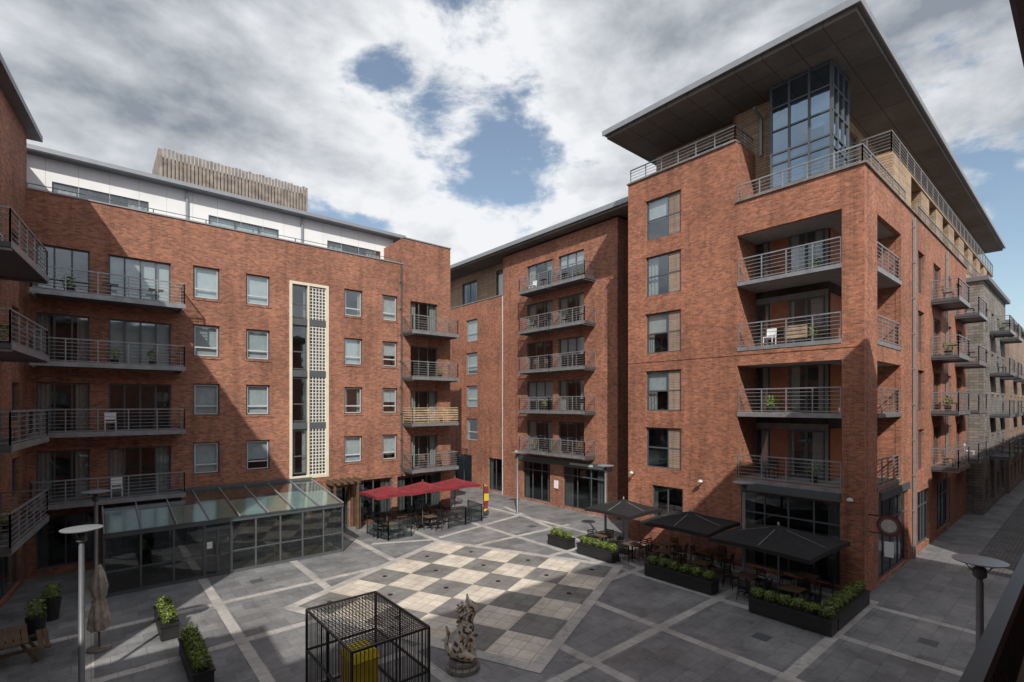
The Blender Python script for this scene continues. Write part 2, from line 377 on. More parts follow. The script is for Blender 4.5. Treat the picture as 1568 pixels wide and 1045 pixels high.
g.p('penthouse_side','white').box(16.9,17.2,34.01,42,17.3,20.14)
g.p('penthouse_interior','int').box(-3,16.8,35,42,17.3,20.1)
g.p('penthouse_roof','roof').box(-14,17.9,33.4,42.5,20.15,20.4)
g.p('penthouse_fascia','fascia').box(-14,17.93,33.36,33.4,20.2,20.42)
for u in (4.2,10.6): pipe(g,f2,u,17.3,20.6)
rail(g.p('roof_railing','frame'),(-2.2,31.15),(16.3,31.15),17.35,.45,2,2.2,.03,.02)
t=g.p('timber_screen','slats'); x=3.1
while x<11.6:
    zt=23.1+random.uniform(-.06,.04); t.box(x,x+.15,36.0+random.uniform(-.015,.015),36.05,20.3,zt); x+=.2
y=36.1
while y<40: t.box(11.6,11.65,y,y+.16,20.3,23.1); t.box(3.05,3.1,y,y+.16,20.3,23.1); y+=.2
for z in (21,22.3): t.box(3.1,11.6,36.06,36.14,z,z+.1)
g.p('plant_enclosure','int').box(3.2,11.5,36.3,40,20.3,22.7)
g.p('roof_vent','fascia').box(12.6,14.4,36,37,20.4,20.7)
pipe(g,f,16.25,3.0,17.4,'frame',.07)
f.box(g.p('string_course','brick2'),-2.2,20.3,.002,.03,3.05,3.2)
g.done()

# left wing
g=G('brick_apartment_wing'); fw=F((-2.2,31),(-.11,-1),(1,-.11))
hs=[]
for z in fl: hs+=[(4.6,6.2,z,z+2.25),(7.2,8.8,z,z+2.25),(1.2,2.4,z+.6,z+2.2),(11.5,13,z+.6,z+2.2)]
hs+=[(1,5,.2,2.8),(6,10,.2,2.8),(11,15,.2,2.8)]
WE=16.5
wall(g,fw,0,WE,0,19.9,hs)
for h in hs: window(g,fw,*h,v=(.5,),blind=False)
for z in fl: balcony(g,fw,4.0,9.3,1.35,z)
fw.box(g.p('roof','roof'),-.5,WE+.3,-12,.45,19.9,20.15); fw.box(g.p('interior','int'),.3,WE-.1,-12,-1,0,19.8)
fw.box(g.p('end_wall','brick'),WE-.1,WE,-12,-.002,0,19.9)
g.p('far_wall','brick').box(-14.3,-2.6,31.01,45,0,19.9)
g.done()
g=G('unseen_shade_building'); fs=F((-4.6,7.2),(-.06,-1),(1,-.06))  # unseen building added to shade the left side of the courtyard
hs=[(2+4*i,3.6+4*i,1+3.1*j,2.8+3.1*j) for i in range(4) for j in range(4)]
wall(g,fs,0,18,0,12.6,hs)
for h in hs: window(g,fs,*h,v=(.5,))
fs.box(g.p('interior','int'),.2,17.8,-10,-1,0,12.4); fs.box(g.p('roof','roof'),0,18,-10,-.01,12.5,12.6); fs.box(g.p('end_wall','brick'),-.2,-.002,-10,0,0,12.6)
g.done()

# ================================================================= GLASS CONSERVATORY
g=G('glass_conservatory'); fr=g.p('frame','frame'); gl=g.p('glass_walls','cglass')
X0,X1,Y0,Y1,zf,zb=.4,10.2,26.0,30.9,2.4,3.12
nx=[X0,1.6,2.75,3.9,4.95,6.0,7.1,8.15,9.2,X1]
for x in nx: fr.box(x-.035,x+.035,Y0-.04,Y0+.04,0,zf)
fr.box(X0-.06,X1+.06,Y0-.07,Y0+.07,zf,zf+.2); fr.box(X0,X1,Y0-.03,Y0+.03,0,.14)
for i in range(len(nx)-1):
    gl.quad((nx[i]+.03,Y0,.12),(nx[i+1]-.03,Y0,.12),(nx[i+1]-.03,Y0,zf),(nx[i]+.03,Y0,zf))
fr.box(X0,X1,Y0-.025,Y0+.025,1.0,1.05)
for x in (3.9,4.42,4.95): fr.box(x-.06,x+.06,Y0-.055,Y0+.055,0,2.2)
fr.box(3.9,4.95,Y0-.052,Y0+.052,2.1,2.25)
for x in (4.33,4.51): fr.beam((x,Y0-.1,.9),(x,Y0-.1,1.4),.035)
for X in (X0,X1):
    for y in (27.2,28.4,29.6,30.8): fr.box(X-.03,X+.03,y-.03,y+.03,0,zf+(y-Y0)*.147+.1)
    gl.quad((X,Y0,.1),(X,Y1,.1),(X,Y1,zb),(X,Y0,zf)); fr.beam((X,Y0,zf+.12),(X,Y1,zb+.1),.09)
rg=g.p('glass_roof','rglass'); rf=g.p('glazing_bars','fascia'); n=8
for i in range(n+1):
    x=X0+(X1-X0)*i/n; rf.beam((x,Y0-.15,zf+.23),(x,Y1,zb+.19),.045,.05)
rg.quad((X0,Y0-.2,zf+.215),(X1,Y0-.2,zf+.215),(X1,Y1,zb+.165),(X0,Y1,zb+.165))
fr.box(X0-.05,X1+.05,Y1-.02,Y1+.08,zb+.1,zb+.3)
w=g.p('roof_blinds','curt')
for i in range(n):
    x=X0+(X1-X0)*i/n; wd=(X1-X0)/n; a=Y0+.12; b=Y0+(Y1-Y0)*(.55 if i%3 else .62); za=zf+.14; sl=(zb-zf-.02)/(Y1-Y0)
    w.quad((x+.06,a,za+(a-Y0)*sl),(x+wd-.06,a,za+(a-Y0)*sl),(x+wd-.06,b,za+(b-Y0)*sl),(x+.06,b,za+(b-Y0)*sl))
g.p('floor','wood').box(X0+.05,X1-.05,Y0+.05,Y1-.05,.013,.03)
b=g.p('bar_counter','wood'); b.box(6.2,9.2,29.4,30,.03,1.1); b.box(6.1,9.3,29.3,30.1,1.1,1.16)
g.p('door_notice','white').box(3.99,4.2,Y0-.012,Y0-.006,1.3,1.6)
for (x,y) in ((1.6,28),(3,29.2),(7.2,27.4),(8.8,28)):
    b.box(x-.4,x+.4,y-.4,y+.4,.72,.76); b.beam((x,y,.03),(x,y,.72),.08)
    for s in (-.8,.8): g.p('dining_chairs','dark').box(x+s-.2,x+s+.2,y-.2,y+.2,.42,.46); g.p('dining_chairs','dark').box(x+s*1.25-.02,x+s*1.25+.02,y-.2,y+.2,.46,.9); g.p('dining_chairs','dark').beam((x+s,y,.03),(x+s,y,.42),.06)
g.done()
g=G('timber_porch'); t=g.p('posts','wood')
for x in (11.3,12.75):
    for y in (30.0,30.9): t.box(x-.07,x+.07,y-.07,y+.07,0,2.9)
t.box(11.1,12.95,29.9,30.95,2.9,3.05)
for i in range(5): t.box(11.15+i*.42,11.25+i*.42,29.7,30.95,3.06,3.2)
t.box(12.9,12.95,30.0,30.9,0,2.0)
g.done()

# ================================================================= MIDDLE BUILDING
g=G('brick_balcony_block'); f=F((27.3,0),(0,1),(-1,0)); R=[4.2,7.35,10.5,13.65,16.8]
hs=[];
for z in R: hs+=[(27.3,30.3,z,z+2.35),(24.1,26.7,z,z+2.35)]
gs=[(27.6,30.8,.15,3.2),(22.2,26.2,.15,3.2)]
wall(g,f,21.1,33.4,0,20.6,hs+gs)
for h in hs: window(g,f,*h,v=(.34,.67),blind=random.random()<.35); lintel(g,f,h[0],h[1],h[3])
for h in gs: window(g,f,*h,v=(.33,.66),h=(.78,),blind=False,glass='sglass')
for z in R:
    balcony(g,f,26.55,29.95,1.2,z); balcony(g,f,23.0,26.45,1.2,z)
f3=F((27.7,0),(0,1),(-1,0))
hs=[(37.7,39.5,z+.2,z+2.3) for z in R[:4]]; gs=[(38.6,41.5,.1,3.0),(34,36,.1,3.0)]
wall(g,f3,33.4,52,0,17.5,hs+gs,part='side_bay_walls')
for h in hs: window(g,f3,*h,h=(.4,),inner='lframe',blind=random.random()<.7)
for h in gs: window(g,f3,*h,v=(.5,),blind=False,glass='sglass')
coping(g,f3,33.4,52,17.5)
f.box(g.p('walls','brick'),33.3,33.4,-.4,-.002,0,20.6)
f4=F((28.6,0),(0,1),(-1,0))
wall(g,f4,33.4,52,17.5,20.75,[(34,36,17.6,20.2),(39,41.5,17.9,20)],mat='timber',part='penthouse_cladding')
window(g,f4,34,36,17.6,20.2,v=(.5,),full=True,blind=True); window(g,f4,39,41.5,17.9,20,v=(.5,))
pipe(g,f3,33.75,0,17.4,'white',.12)
g.p('interior','int').box(29.7,38,21.5,52,0,20.5); g.p('interior','int').box(28.3,29.7,21.5,33.2,0,20.5); g.p('interior','int').box(28.75,29.7,33.2,52,0,17.2)
g.p('roof','roof').box(26.4,39,17.8,52.5,20.9,21.2); g.p('soffit','soffit').box(26.5,38.9,17.9,52.4,20.75,20.895)
g.p('fascia','fascia').box(26.36,26.4,17.8,52.5,20.92,21.24)
g.p('slot_cladding','frame').box(28.6,28.9,17.5,21.6,0,20.7); g.p('walls','brick').box(27.31,28.6,21.1,21.3,0,20.6)
g.p('shop_fascia','frame').box(27.2,27.297,21.6,31.2,3.25,3.65)
g.p('shop_lettering','lframe').box(27.17,27.199,23.2,25.4,3.37,3.52)
g.p('wall_plaque','white').box(27.22,27.29,26.7,27.1,1.4,2.0)
g.done()

# ================================================================= RIGHT BUILDING
g=G('brick_corner_apartment_building'); f=F((23.9,0),(0,1),(-1,0)); fr_=F((0,6.1),(1,0),(0,-1))
hs=[(14.3,16.5,z+.02,z+2.25) for z in (4.3,7.45,10.65,13.85,17.02)]
rec=[(6.9,11.3,10.55,16.0),(6.9,11.3,4.3,9.7)]
gs=[(14.2,16.1,1.6,3.35),(6.95,11.1,.2,3.7)]
wall(g,f,6.1,17.7,0,16.95,[h for h in hs if h[2]<17]+rec+gs,mat='brick2')
wall(g,f,11.35,17.7,16.95,20.6,[(14.3,16.5,17.02,19.27)],mat='brick2')
wall(g,f,6.1,11.35,16.95,17.6,(),mat='brick2')
for h in hs:
    window(g,f,h[0],h[1],h[2],h[3],v=(.38,),h=(.5,),blind=False); lintel(g,f,h[0],h[1],h[3])
    f.box(g.p('window_side_panels','louvre'),h[0]+.07,h[0]+.80,-.145,-.125,h[2]+.07,h[3]-.07)
    if random.random()<.7: f.q(g.p('blinds','blind'),h[0]+.9,h[1]-.05,-.27,h[2]+1.1,h[3])
for h in gs: window(g,f,*h,v=(.25,.5,.75) if h[1]<12 else (.5,),h=(.72,) if h[1]<12 else (),blind=False,glass='sglass')
sr=[(25.7,29.7,10.55,16.0),(25.7,29.7,4.3,9.7)]
sh=[];Z5=(4.3,7.45,10.6,13.75)
for z in Z5:
    sh+=[(33.2,34.6,z,z+2.2),(37,39,z,z+2.25),(41.2,42.4,z+.3,z+2.2),(44.2,46.2,z,z+2.25)]
sg=[(25.9,31,.1,3.6),(33,36,.3,3.2),(38,42,.3,3.2)]
wall(g,fr_,23.9,48,0,17.6,sr+sh+sg,mat='brick2')
for h in sh: window(g,fr_,*h,v=(.5,)); lintel(g,fr_,h[0],h[1],h[3])
for h in sg: window(g,fr_,*h,v=(.25,.5,.75),h=(.7,),blind=False,glass='sglass')
for z in Z5: balcony(g,fr_,36.3,39.7,1.2,z); balcony(g,fr_,43.5,46.9,1.2,z)
f.box(g.p('string_course','brick2'),6.1,17.7,.002,.025,10.2,10.3)
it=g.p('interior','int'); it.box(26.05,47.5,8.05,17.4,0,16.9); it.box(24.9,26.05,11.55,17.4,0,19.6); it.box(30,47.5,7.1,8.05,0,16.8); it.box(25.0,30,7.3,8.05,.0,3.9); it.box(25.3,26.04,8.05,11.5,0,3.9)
br=g.p('recess_walls','brick2'); br.box(24.12,26,11.32,11.52,3.9,16.5); br.box(29.72,29.9,6.32,8,3.9,16.5)
sl=g.p('recess_slabs','concrete')
for z,t in ((4.3,.3),(7.45,.22),(10.55,.3),(13.75,.22)):
    dd=.0 if t<.3 else .22
    sl.box(24.0+dd*.6,26.03,6.2+dd*.6,11.31,z-t,z-.004); sl.box(26.03,29.7,6.2+dd*.6,8.03,z-t,z-.006)
sl.box(24.13,26.03,6.33,11.31,16.0,16.25); sl.box(26.03,29.7,6.33,8.03,16.0,16.24); sl.box(24.13,26.03,6.33,11.31,9.7,10.0); sl.box(26.03,29.7,6.33,8.03,9.7,9.99)
fb=F((26.03,0),(0,1),(-1,0)); fc=F((0,8.03),(1,0),(0,-1))
for z in Z5:
    t=2.6
    fb.q(g.p('recess_render','concrete'),8.05,11.32,.003,z,z+t); fb.box(g.p('recess_panels','panel'),9.75,10.6,.01,.05,z,z+2.3)
    fb.q(g.p('interior_dark','int'),8.2,9.7,.008,z,z+2.3); fb.q(g.p('interior_dark','int'),10.65,11.3,.008,z,z+2.3)
    mc=g.p('curtains','curt')
    for (a,b) in ((8.25,8.25+random.uniform(.2,.7)),(9.65-random.uniform(.1,.4),9.65),(10.7,10.7+random.uniform(.1,.4))): fb.q(mc,a,b,.014,z,z+2.3)
    m_=g.p('window_frames_frame','frame'); gl_=g.p('glass_glass','glass')
    for (a,b) in ((8.2,8.95),(8.95,9.7),(10.65,11.3)):
        fb.box(m_,a,a+.06,.02,.09,z,z+2.3); fb.box(m_,b-.06,b,.02,.09,z,z+2.3); fb.box(m_,a+.06,b-.06,.02,.09,z+2.22,z+2.3); fb.box(m_,a+.06,b-.06,.02,.09,z,z+.1); fb.q(gl_,a,b,.055,z,z+2.3)
    fc.box(g.p('recess_panels','panel'),26.1,27.6,.01,.05,z,z+2.4)
    fc.q(g.p('interior_dark','int'),27.7,29.6,.008,z,z+2.3)
    for (a,b) in ((27.7,28.65),(28.65,29.6)):
        fc.box(m_,a,a+.06,.02,.09,z,z+2.3); fc.box(m_,b-.06,b,.02,.09,z,z+2.3); fc.box(m_,a+.06,b-.06,.02,.09,z+2.22,z+2.3); fc.q(gl_,a,b,.055,z,z+2.3)
    rm=g.p('recess_railings','steel')
    rail(rm,(23.97,6.95),(23.97,11.25),z,1.1); rail(rm,(25.75,6.17),(29.65,6.17),z,1.1)
    f.box(g.p('recess_edges','steel'),6.9,11.3,-.1,.03,z-.2,z-.02); fr_.box(g.p('recess_edges','steel'),25.7,29.7,-.1,.03,z-.2,z-.02)
    clutter(g,f,7.3,11,-1.0,z); clutter(g,f,7.3,11,-1.5,z)
f.box(g.p('balcony_box','wslat'),8.3,9.2,-.35,-.12,10.8,11.35)
g.p('coping','stone').box(23.82,24.2,6.02,11.35,17.6,17.68); g.p('coping','stone').box(24.2,48,6.02,6.4,17.6,17.68)
g.p('coping','stone').box(23.82,24.2,11.33,17.75,20.6,20.68)
pb=g.p('parapet_walls','brick2'); pb.box(23.91,24.15,6.11,11.35,16.9,17.59); pb.box(24.15,48,6.11,6.35,16.9,17.59)
pb.box(23.905,26.3,11.35,11.6,17.0,20.6); pb.box(23.905,29,17.45,17.7,0,20.6); pb.box(23.91,24.15,11.6,17.45,19.9,20.59)
g.p('terrace_floor','stone').box(24.15,48,6.35,17.4,16.9,16.95); g.p('terrace_floor','stone').box(24.15,26.3,11.6,17.45,19.6,19.7)
tr=g.p('terrace_railings','steel')
rail(tr,(24.0,6.2),(24.0,11.3),17.7,.75,4); rail(tr,(24.0,6.2),(31.0,6.2),17.7,.75,4); rail(tr,(24.0,11.45),(24.0,17.6),20.7,.75,4); rail(tr,(24.0,11.45),(26.1,11.45),20.7,.75,4)
rail(tr,(33.5,6.2),(66,6.2),17.7,.75,4,2)
tb=g.p('timber_bay','timber'); tb.box(29.8,33.5,6.45,8.58,17.0,20.2); tb.box(48,66,6.3,8.5,16.6,17.6)
for i in range(7): tb.box(36.2+i*4,38.2+i*4,6.5,8.56,17.0,20.05)
rail(tr,(29.8,6.5),(66,6.5),20.3,.9,5,1.6); rail(tr,(29.8,6.5),(29.8,8.5),20.3,.9,5); g.p('upper_terrace','timber').box(33.5,66,6.45,8.57,20.08,20.2)
# penthouse
fp=F((26.0,0),(0,1),(-1,0)); fq=F((0,8.6),(1,0),(0,-1))
wall(g,fp,10.2,12.3,17,23.1,mat='timber',part='penthouse_cladding')
fp2=F((26.6,0),(0,1),(-1,0)); wall(g,fp2,12.3,17.6,19.6,23.1,[(13.0,15.4,20.4,22.4)],mat='timber',part='penthouse_cladding'); window(g,fp2,13,15.4,20.4,22.4,v=(.5,),blind=True,full=True)
g.p('penthouse_walls','brick').box(26.01,26.6,12.3,12.5,17,23.09)
ws=[(34.5+i*4,36+i*4,17.3,19.8) for i in range(8)]+[(34.5+i*4,36.3+i*4,20.6,22.7) for i in range(8)]+[(28.0,29.6,17.2,19.6),(30.2,32.6,20.5,22.7)]
wall(g,fq,27.2,66,17,23.1,ws,mat='timber',part='penthouse_cladding')
for w_ in ws: window(g,fq,*w_,v=(.5,),blind=random.random()<.6,full=True)
g.p('penthouse_interior','int').box(27.4,66,9.4,17.6,17,23.0)
g.p('penthouse_interior','int').box(27.0,27.4,10.3,17.6,17,23.0)
a,b,c,d=25.0,27.2,7.6,10.2
ft=F((a,0),(0,1),(-1,0)); fu=F((0,c),(1,0),(0,-1)); tf=g.p('tower_frames','frame')
ft.q(g.p('tower_glass','tglass'),c,d,0,17,23.1); fu.q(g.p('tower_glass','tglass'),a,b,0,17,23.1)
g.p('tower_side','frame').box(25.0,26,10.15,10.25,17,23.09)
for u in (7.62,8.5,9.35,10.15): ft.box(tf,u-.045,u+.045,-.05,.06,17,23.1)
for u in (25.05,25.7,26.45,27.15): fu.box(tf,u-.045,u+.045,-.05,.06,17,23.1)
for z in (17.1,18.2,19.3,19.8,20.9,22.0,23.0):
    ft.box(tf,c-.05,d+.05,-.045,.055,z-.035,z+.035); fu.box(tf,a-.05,b+.05,-.045,.055,z-.035,z+.035)
g.p('tower_floor','blind').box(25.15,27,7.75,10.1,19.5,19.7)
ft.q(g.p('tower_blinds','blind'),8.55,9.3,-.15,20.9,22); ft.q(g.p('tower_blinds','blind'),7.7,8.45,-.15,20.4,22); ft.q(g.p('tower_blinds','blind'),8.6,9.3,-.15,18.2,19.3)
X0,X1,Y0,Y1=22.5,69,5.9,18.4
g.p('roof','roof').box(X0,X1,Y0,Y1,23.3,23.5); g.p('soffit','soffit').box(X0+.15,X1-.1,Y0+.15,Y1-.15,23.1,23.297)
fa=g.p('roof_fascia','fascia'); fa.box(X0-.05,X0-.003,Y0-.05,Y1+.05,23.28,23.56); fa.box(X0-.003,X1,Y0-.05,Y0-.003,23.28,23.56)
fa.beam((25.85,11.0,20.4),(25.85,11.0,22.3),.12); fa.beam((25.85,11.0,22.3),(25.0,11.0,22.5),.12)
g.p('street_shop_fascia','frame').box(26,31,6.0,6.09,3.65,4.0)
g.p('shop_sign','frame').box(23.8,23.895,6.95,11.1,3.75,4.1)
pipe(g,fr_,31.9,0,17.3,'fascia'); pipe(g,fr_,40.4,0,17.3,'fascia')
g.done()
g=G('projecting_sign',(0,0,0)); m=g.p('bracket','dark'); m.beam((24.4,6.08,3.3),(24.4,5.3,3.3),.05); m.beam((24.4,6.08,2.6),(24.4,5.3,2.6),.04)
for k in range(24):
    a=2*math.pi*k/24;b=2*math.pi*(k+1)/24
    for xx in (24.36,24.44):
        for (r0,r1,mt) in ((0,.26,'curt'),(.26,.34,'frame'),(.34,.42,'red')):
            g.p('disc_'+mt,mt).quad((xx,5.4+r0*math.cos(a),2.95+r0*math.sin(a)),(xx,5.4+r1*math.cos(a),2.95+r1*math.sin(a)),(xx,5.4+r1*math.cos(b),2.95+r1*math.sin(b)),(xx,5.4+r0*math.cos(b),2.95+r0*math.sin(b)))
g.p('board','white').box(24.38,24.42,5.25,5.55,1.7,2.3)
g.done()

# ================================================================= STREET BUILDINGS
def block(name,x0,x1,y,z,mat,wz=3.1,wx=3.2,ww=1.4,depth=12,roofh=.3,bal=False):
    g=G(name); f=F((0,y),(1,0),(0,-1)); hs=[]
    x=x0+1
    while x+ww<x1-.5:
        zz=.6
        while zz+2<z: hs.append((x,x+ww,zz,zz+1.8)); zz+=wz
        x+=wx
    wall(g,f,x0,x1,0,z,hs,mat=mat)
    for h in hs: window(g,f,*h,v=(.5,),frame='frame')
    fw2=F((x0,0),(0,1),(-1,0)); wall(g,fw2,y,y+depth,0,z,mat=mat)
    g.p('interior','int').box(x0+.3,x1-.2,y+1,y+depth,0,z-.1); g.p('roof','roof').box(x0-.2,x1+.2,y-.3,y+depth,z,z+roofh)
    if bal:
        zz=4.0
        while zz<z-2: balcony(g,f,x0+3,x0+6,1.1,zz); balcony(g,f,x1-4,x1-1,1.1,zz); zz+=wz
    g.done()
block('stone_apartment_building',48.05,61,5.2,16.6,'stone',bal=True)
block('timber_clad_apartment_building',61.5,76,5.0,15.0,'louvre',bal=True)
block('stone_terrace_building',76.5,92,4.6,13.5,'stone',bal=True)
block('brick_warehouse',92.5,150,3.4,13,'brick')
block('brick_mill_building',150.5,175,-22,13,'brick',depth=26)
g=G('unseen_street_shade_block'); fo=F((0,-3.0),(1,0),(0,1)); hs=[(x,x+1.5,z,z+1.8) for x in range(31,110,4) for z in (1.0,4.2,7.4,10.2)]  # unseen block added and sized to throw the street into shadow
wall(g,fo,28.6,115,0,13,hs)
for h in hs: window(g,fo,*h,v=(.5,))
g.p('interior','int').box(28.9,114.8,-14,-4,0,12.9); g.p('roof','roof').box(28.5,115,-14,-2.8,13,13.25); g.p('end_wall','brick').box(28.6,28.85,-14,-3.01,0,12.99)
g.done()
g=G('brick_courtyard_building'); fn=F((0,-1.3),(1,0),(0,1)); hs=[]
for z in (1,4.3,7.4,10.5): hs+=[(x,x+1.4,z,z+1.8) for x in (-10,-6,-3,5,9,13,17)]
wall(g,fn,-13,20,0,15.4,hs)
for h in hs: window(g,fn,*h,v=(.5,))
g.p('interior','int').box(-12.8,19.8,-14,-2.3,0,15.3); g.p('roof','roof').box(-13,20.6,-14,1.1,15.6,15.9); g.p('soffit','soffit').box(-13,20.5,-14,1.0,15.4,15.597)
g.p('east_wall','brick').box(19.8,20,-14,-1.31,0,15.39)
g.p('balcony_deck','wood').box(1.6,7,-1.28,.34,5.55,5.7)
m=g.p('balcony_guard','dark'); m.box(1.6,7,.28,.34,6.68,6.75); m.box(1.6,7,.29,.33,5.75,5.8)
x=1.65
while x<7: m.box(x,x+.025,.295,.325,5.7,6.68); x+=.11
for i in range(7): g.p('balcony_screen','wood').box(2,6.9,.2,.23,5.78+i*.12,5.86+i*.12)
g.done()

# ================================================================= STREET FURNITURE
def lamp(x,y,h=4.4):
    g=G('street_lamp',(x,y,0)); m=g.p('pole','roof'); m.lathe((0,0,0),[(.14,0),(.14,.06),(.075,.1),(.065,h-.5),(.05,h-.45),(.05,h-.1)],12)
    g.p('disc_head','fascia').lathe((0,0,h-.04),[(.1,-.04),(.46,.0),(.47,.025),(.3,.05),(.05,.07)],24)
    g.p('lamp_body','frame').lathe((0,0,h-.42),[(.06,0),(.12,.06),(.12,.22),(.05,.3)],14)
    for k in range(3):
        a=k*2.094; m.beam((.05*math.cos(a),.05*math.sin(a),h-.35),(.3*math.cos(a),.3*math.sin(a),h-.04),.02)
    g.done(smooth=('pole',))
for p in ((-.2,18.2),(.15,25.6),(14.9,1.67),(22.2,18.0),(22,10.1),(23.5,27.1)): lamp(*p)
def planter(x0,x1,y0,y1,h=.5,hh=.42):
    cx,cy=(x0+x1)/2,(y0+y1)/2; g=G('hedge_planter',(cx,cy,0)); a,b=(x1-x0)/2,(y1-y0)/2
    m=g.p('box','planter'); m.box(-a,a,-b,b,.03,h); m.box(-a-.03,a+.03,-b-.03,b+.03,h,h+.05)
    m.box(-a+.05,a-.05,-b+.05,b-.05,0.012,.03)
    l=g.p('hedge','leaf'); nx=max(1,round(2*a/.5)); ny=max(1,round(2*b/.5))
    for i in range(nx):
        for j in range(ny):
            px=-a+(i+.5)*2*a/nx; py=-b+(j+.5)*2*b/ny; k=random.uniform(.93,1.06)
            g.p('hedge_core','planter').lathe((px,py,h+.05),[(.17,0),(.2,.18),(.1,.3*k)],8)
            leaves(l,(px,py,h+.05+hh*.42),(.24*k,.24*k,hh*.46*k),460,.032)
    g.done()
planter(19.5,20.1,18.4,19.9); planter(19.5,20.1,15.4,17.7); planter(19.3,19.95,10.2,13.4); planter(18.9,19.5,5.75,8.5); planter(19.6,23.2,5.75,6.35)
planter(1.75,2.25,19.9,22.1,.45,.45); planter(2.1,2.6,15.8,18.6,.45,.45)
def potplant(x,y):
    g=G('potted_shrub',(x,y,0)); g.p('pot','planter').lathe((0,0,0),[(.2,0),(.28,.75),(.24,.76)],16)
    leaves(g.p('foliage','leaf'),(0,0,1.0),(.26,.26,.32),420,.04); g.done()
potplant(-1.1,24.6); potplant(-1.4,22.9)
def parasol(name,x,y,s,zt,ze,mat,rot=0):
    g=G(name,(x,y,0)); c=g.p('canopy',mat); h=s/2
    cor=[(-h,-h),(h,-h),(h,h),(-h,h)]; per=[]
    for i in range(4):
        a=cor[i];b=cor[(i+1)%4]
        for k in range(4): t=k/4; per.append((a[0]*(1-t)+b[0]*t,a[1]*(1-t)+b[1]*t,.05*math.sin(math.pi*t)))
    P=len(per); rings=5
    def pt(i,r):
        q=per[i%P]; t=r/rings; sag=-.10*math.sin(math.pi*t); corner=(i%4==0)
        return (q[0]*t,q[1]*t,zt+(ze-zt)*t+sag*(.3 if corner else 1)+q[2]*t)
    for i in range(P):
        for r in range(rings):
            if r==0: c.tri(pt(i,0),pt(i,1),pt(i+1,1))
            else: c.quad(pt(i,r),pt(i,r+1),pt(i+1,r+1),pt(i+1,r))
        a=pt(i,rings);b=pt(i+1,rings); c.quad(a,b,(b[0],b[1],b[2]-.16),(a[0],a[1],a[2]-.16))
    m=g.p('pole','steel' if mat=='black' else 'wood'); m.lathe((0,0,0),[(.03,.02),(.03,zt+.08)],10)
    m.lathe((0,0,zt),[(.05,0),(.04,.08),(.01,.14)],8)
    for i in range(0,P,2):
        q=pt(i,rings); m.beam((0,0,zt-.06),(q[0]*.98,q[1]*.98,q[2]-.03),.025); m.beam((0,0,zt-.75),(q[0]*.5,q[1]*.5,(zt+q[2])/2-.1),.02)
    g.p('base','dark').box(-.35,.35,-.35,.35,.012,.09)
    g.done(rot=rot)
parasol('black_parasol',21.6,16.3,2.9,2.8,2.3,'black'); parasol('black_parasol',21.5,12.4,3.3,2.8,2.3,'black',.05); parasol('black_parasol',21.6,8.5,3.9,2.85,2.25,'black',-.04)
for i,x in enumerate((13.9,16.4,18.9)): parasol('red_parasol',x,28.3,2.48+.01*i,2.85,2.42,'red',0)
def table(x,y):
    g=G('cafe_table',(x,y,0)); g.p('top','wood').box(-.36,.36,-.36,.36,.72,.75); m=g.p('stand','dark'); m.beam((0,0,.03),(0,0,.72),.06); m.beam((-.28,0,.03),(.28,0,.03),.05,.03); m.beam((0,-.28,.03),(0,.28,.03),.05,.034); g.done()
def chair(x,y,r):
    g=G('cafe_chair',(x,y,0)); m=g.p('legs','dark')
    for a,b in ((-.2,-.2),(.2,-.2),(-.2,.2),(.2,.2)): m.beam((a*1.15,b*1.15,0),(a,b,.45),.03)
    m.beam((-.2,.2,.45),(-.2,.26,.86),.03); m.beam((.2,.2,.45),(.2,.26,.86),.03)
    s=g.p('seat','dark'); s.box(-.22,.22,-.22,.22,.451,.48)
    for z in (.6,.7,.8): s.beam((-.2,.22+(z-.45)*.15,z),(.2,.22+(z-.45)*.15,z),.02,.06)
    g.done(rot=r)
def seating(x,y):
    table(x,y)
    for k in range(4):
        a=k*math.pi/2+random.uniform(-.3,.3); chair(x+.72*math.cos(a),y+.72*math.sin(a),a-math.pi/2)
for p in ((21.0,15.3),(21.2,17.4),(22.4,14.2),(20.9,11.5),(21.2,13.5),(22.8,12),(20.6,7.6),(20.7,9.4),(22.6,7.8),(13.6,27.3),(15.0,28.8),(16.4,27.4),(18.6,27.6),(17.6,29.3)): seating(*p)
def screen(pts):
    g=G('glass_windbreak'); fr=g.p('frame','dark'); gl=g.p('panel','cglass')
    for a,b in zip(pts,pts[1:]):
        for q in (a,b): fr.beam((*q,0),(*q,1.15),.05)
        for z in (.12,1.12): fr.beam((*a,z),(*b,z),.035)
        gl.quad((*a,.14),(*b,.14),(*b,1.1),(*a,1.1))
    g.done()
screen([(12.75,28.6),(12.8,27.2),(13.0,26.3),(14.5,26.35)]); screen([(17.2,26.5),(18.6,26.6),(20.0,26.7),(20.2,28.6)])
g=G('furled_parasol',(.2,20.6,0)); g.p('base','stone').lathe((0,0,0),[(.32,0),(.32,.08),(.1,.12)],20); g.p('pole','wood').lathe((0,0,0),[(.028,.1),(.028,2.75)],10)
g.p('cloth','linen').lathe((0,0,0),[(.17,.62),(.26,.75),(.24,1.1),(.17,1.5),(.11,1.62),(.17,1.75),(.21,2.05),(.13,2.4),(.04,2.7)],40,lambda a,z:.22*math.sin(a*7+z*2.5)+.08*math.sin(a*3+z*5)); g.done(smooth=('cloth',))
g=G('metal_cage'); m=g.p('bars','dark'); x0,x1,y0,y1,H=4.5,6.5,10.9,14.0,2.2
for x in (x0,x1):
    for y in (y0,y1,(y0+y1)/2): m.beam((x,y,0),(x,y,H),.05)
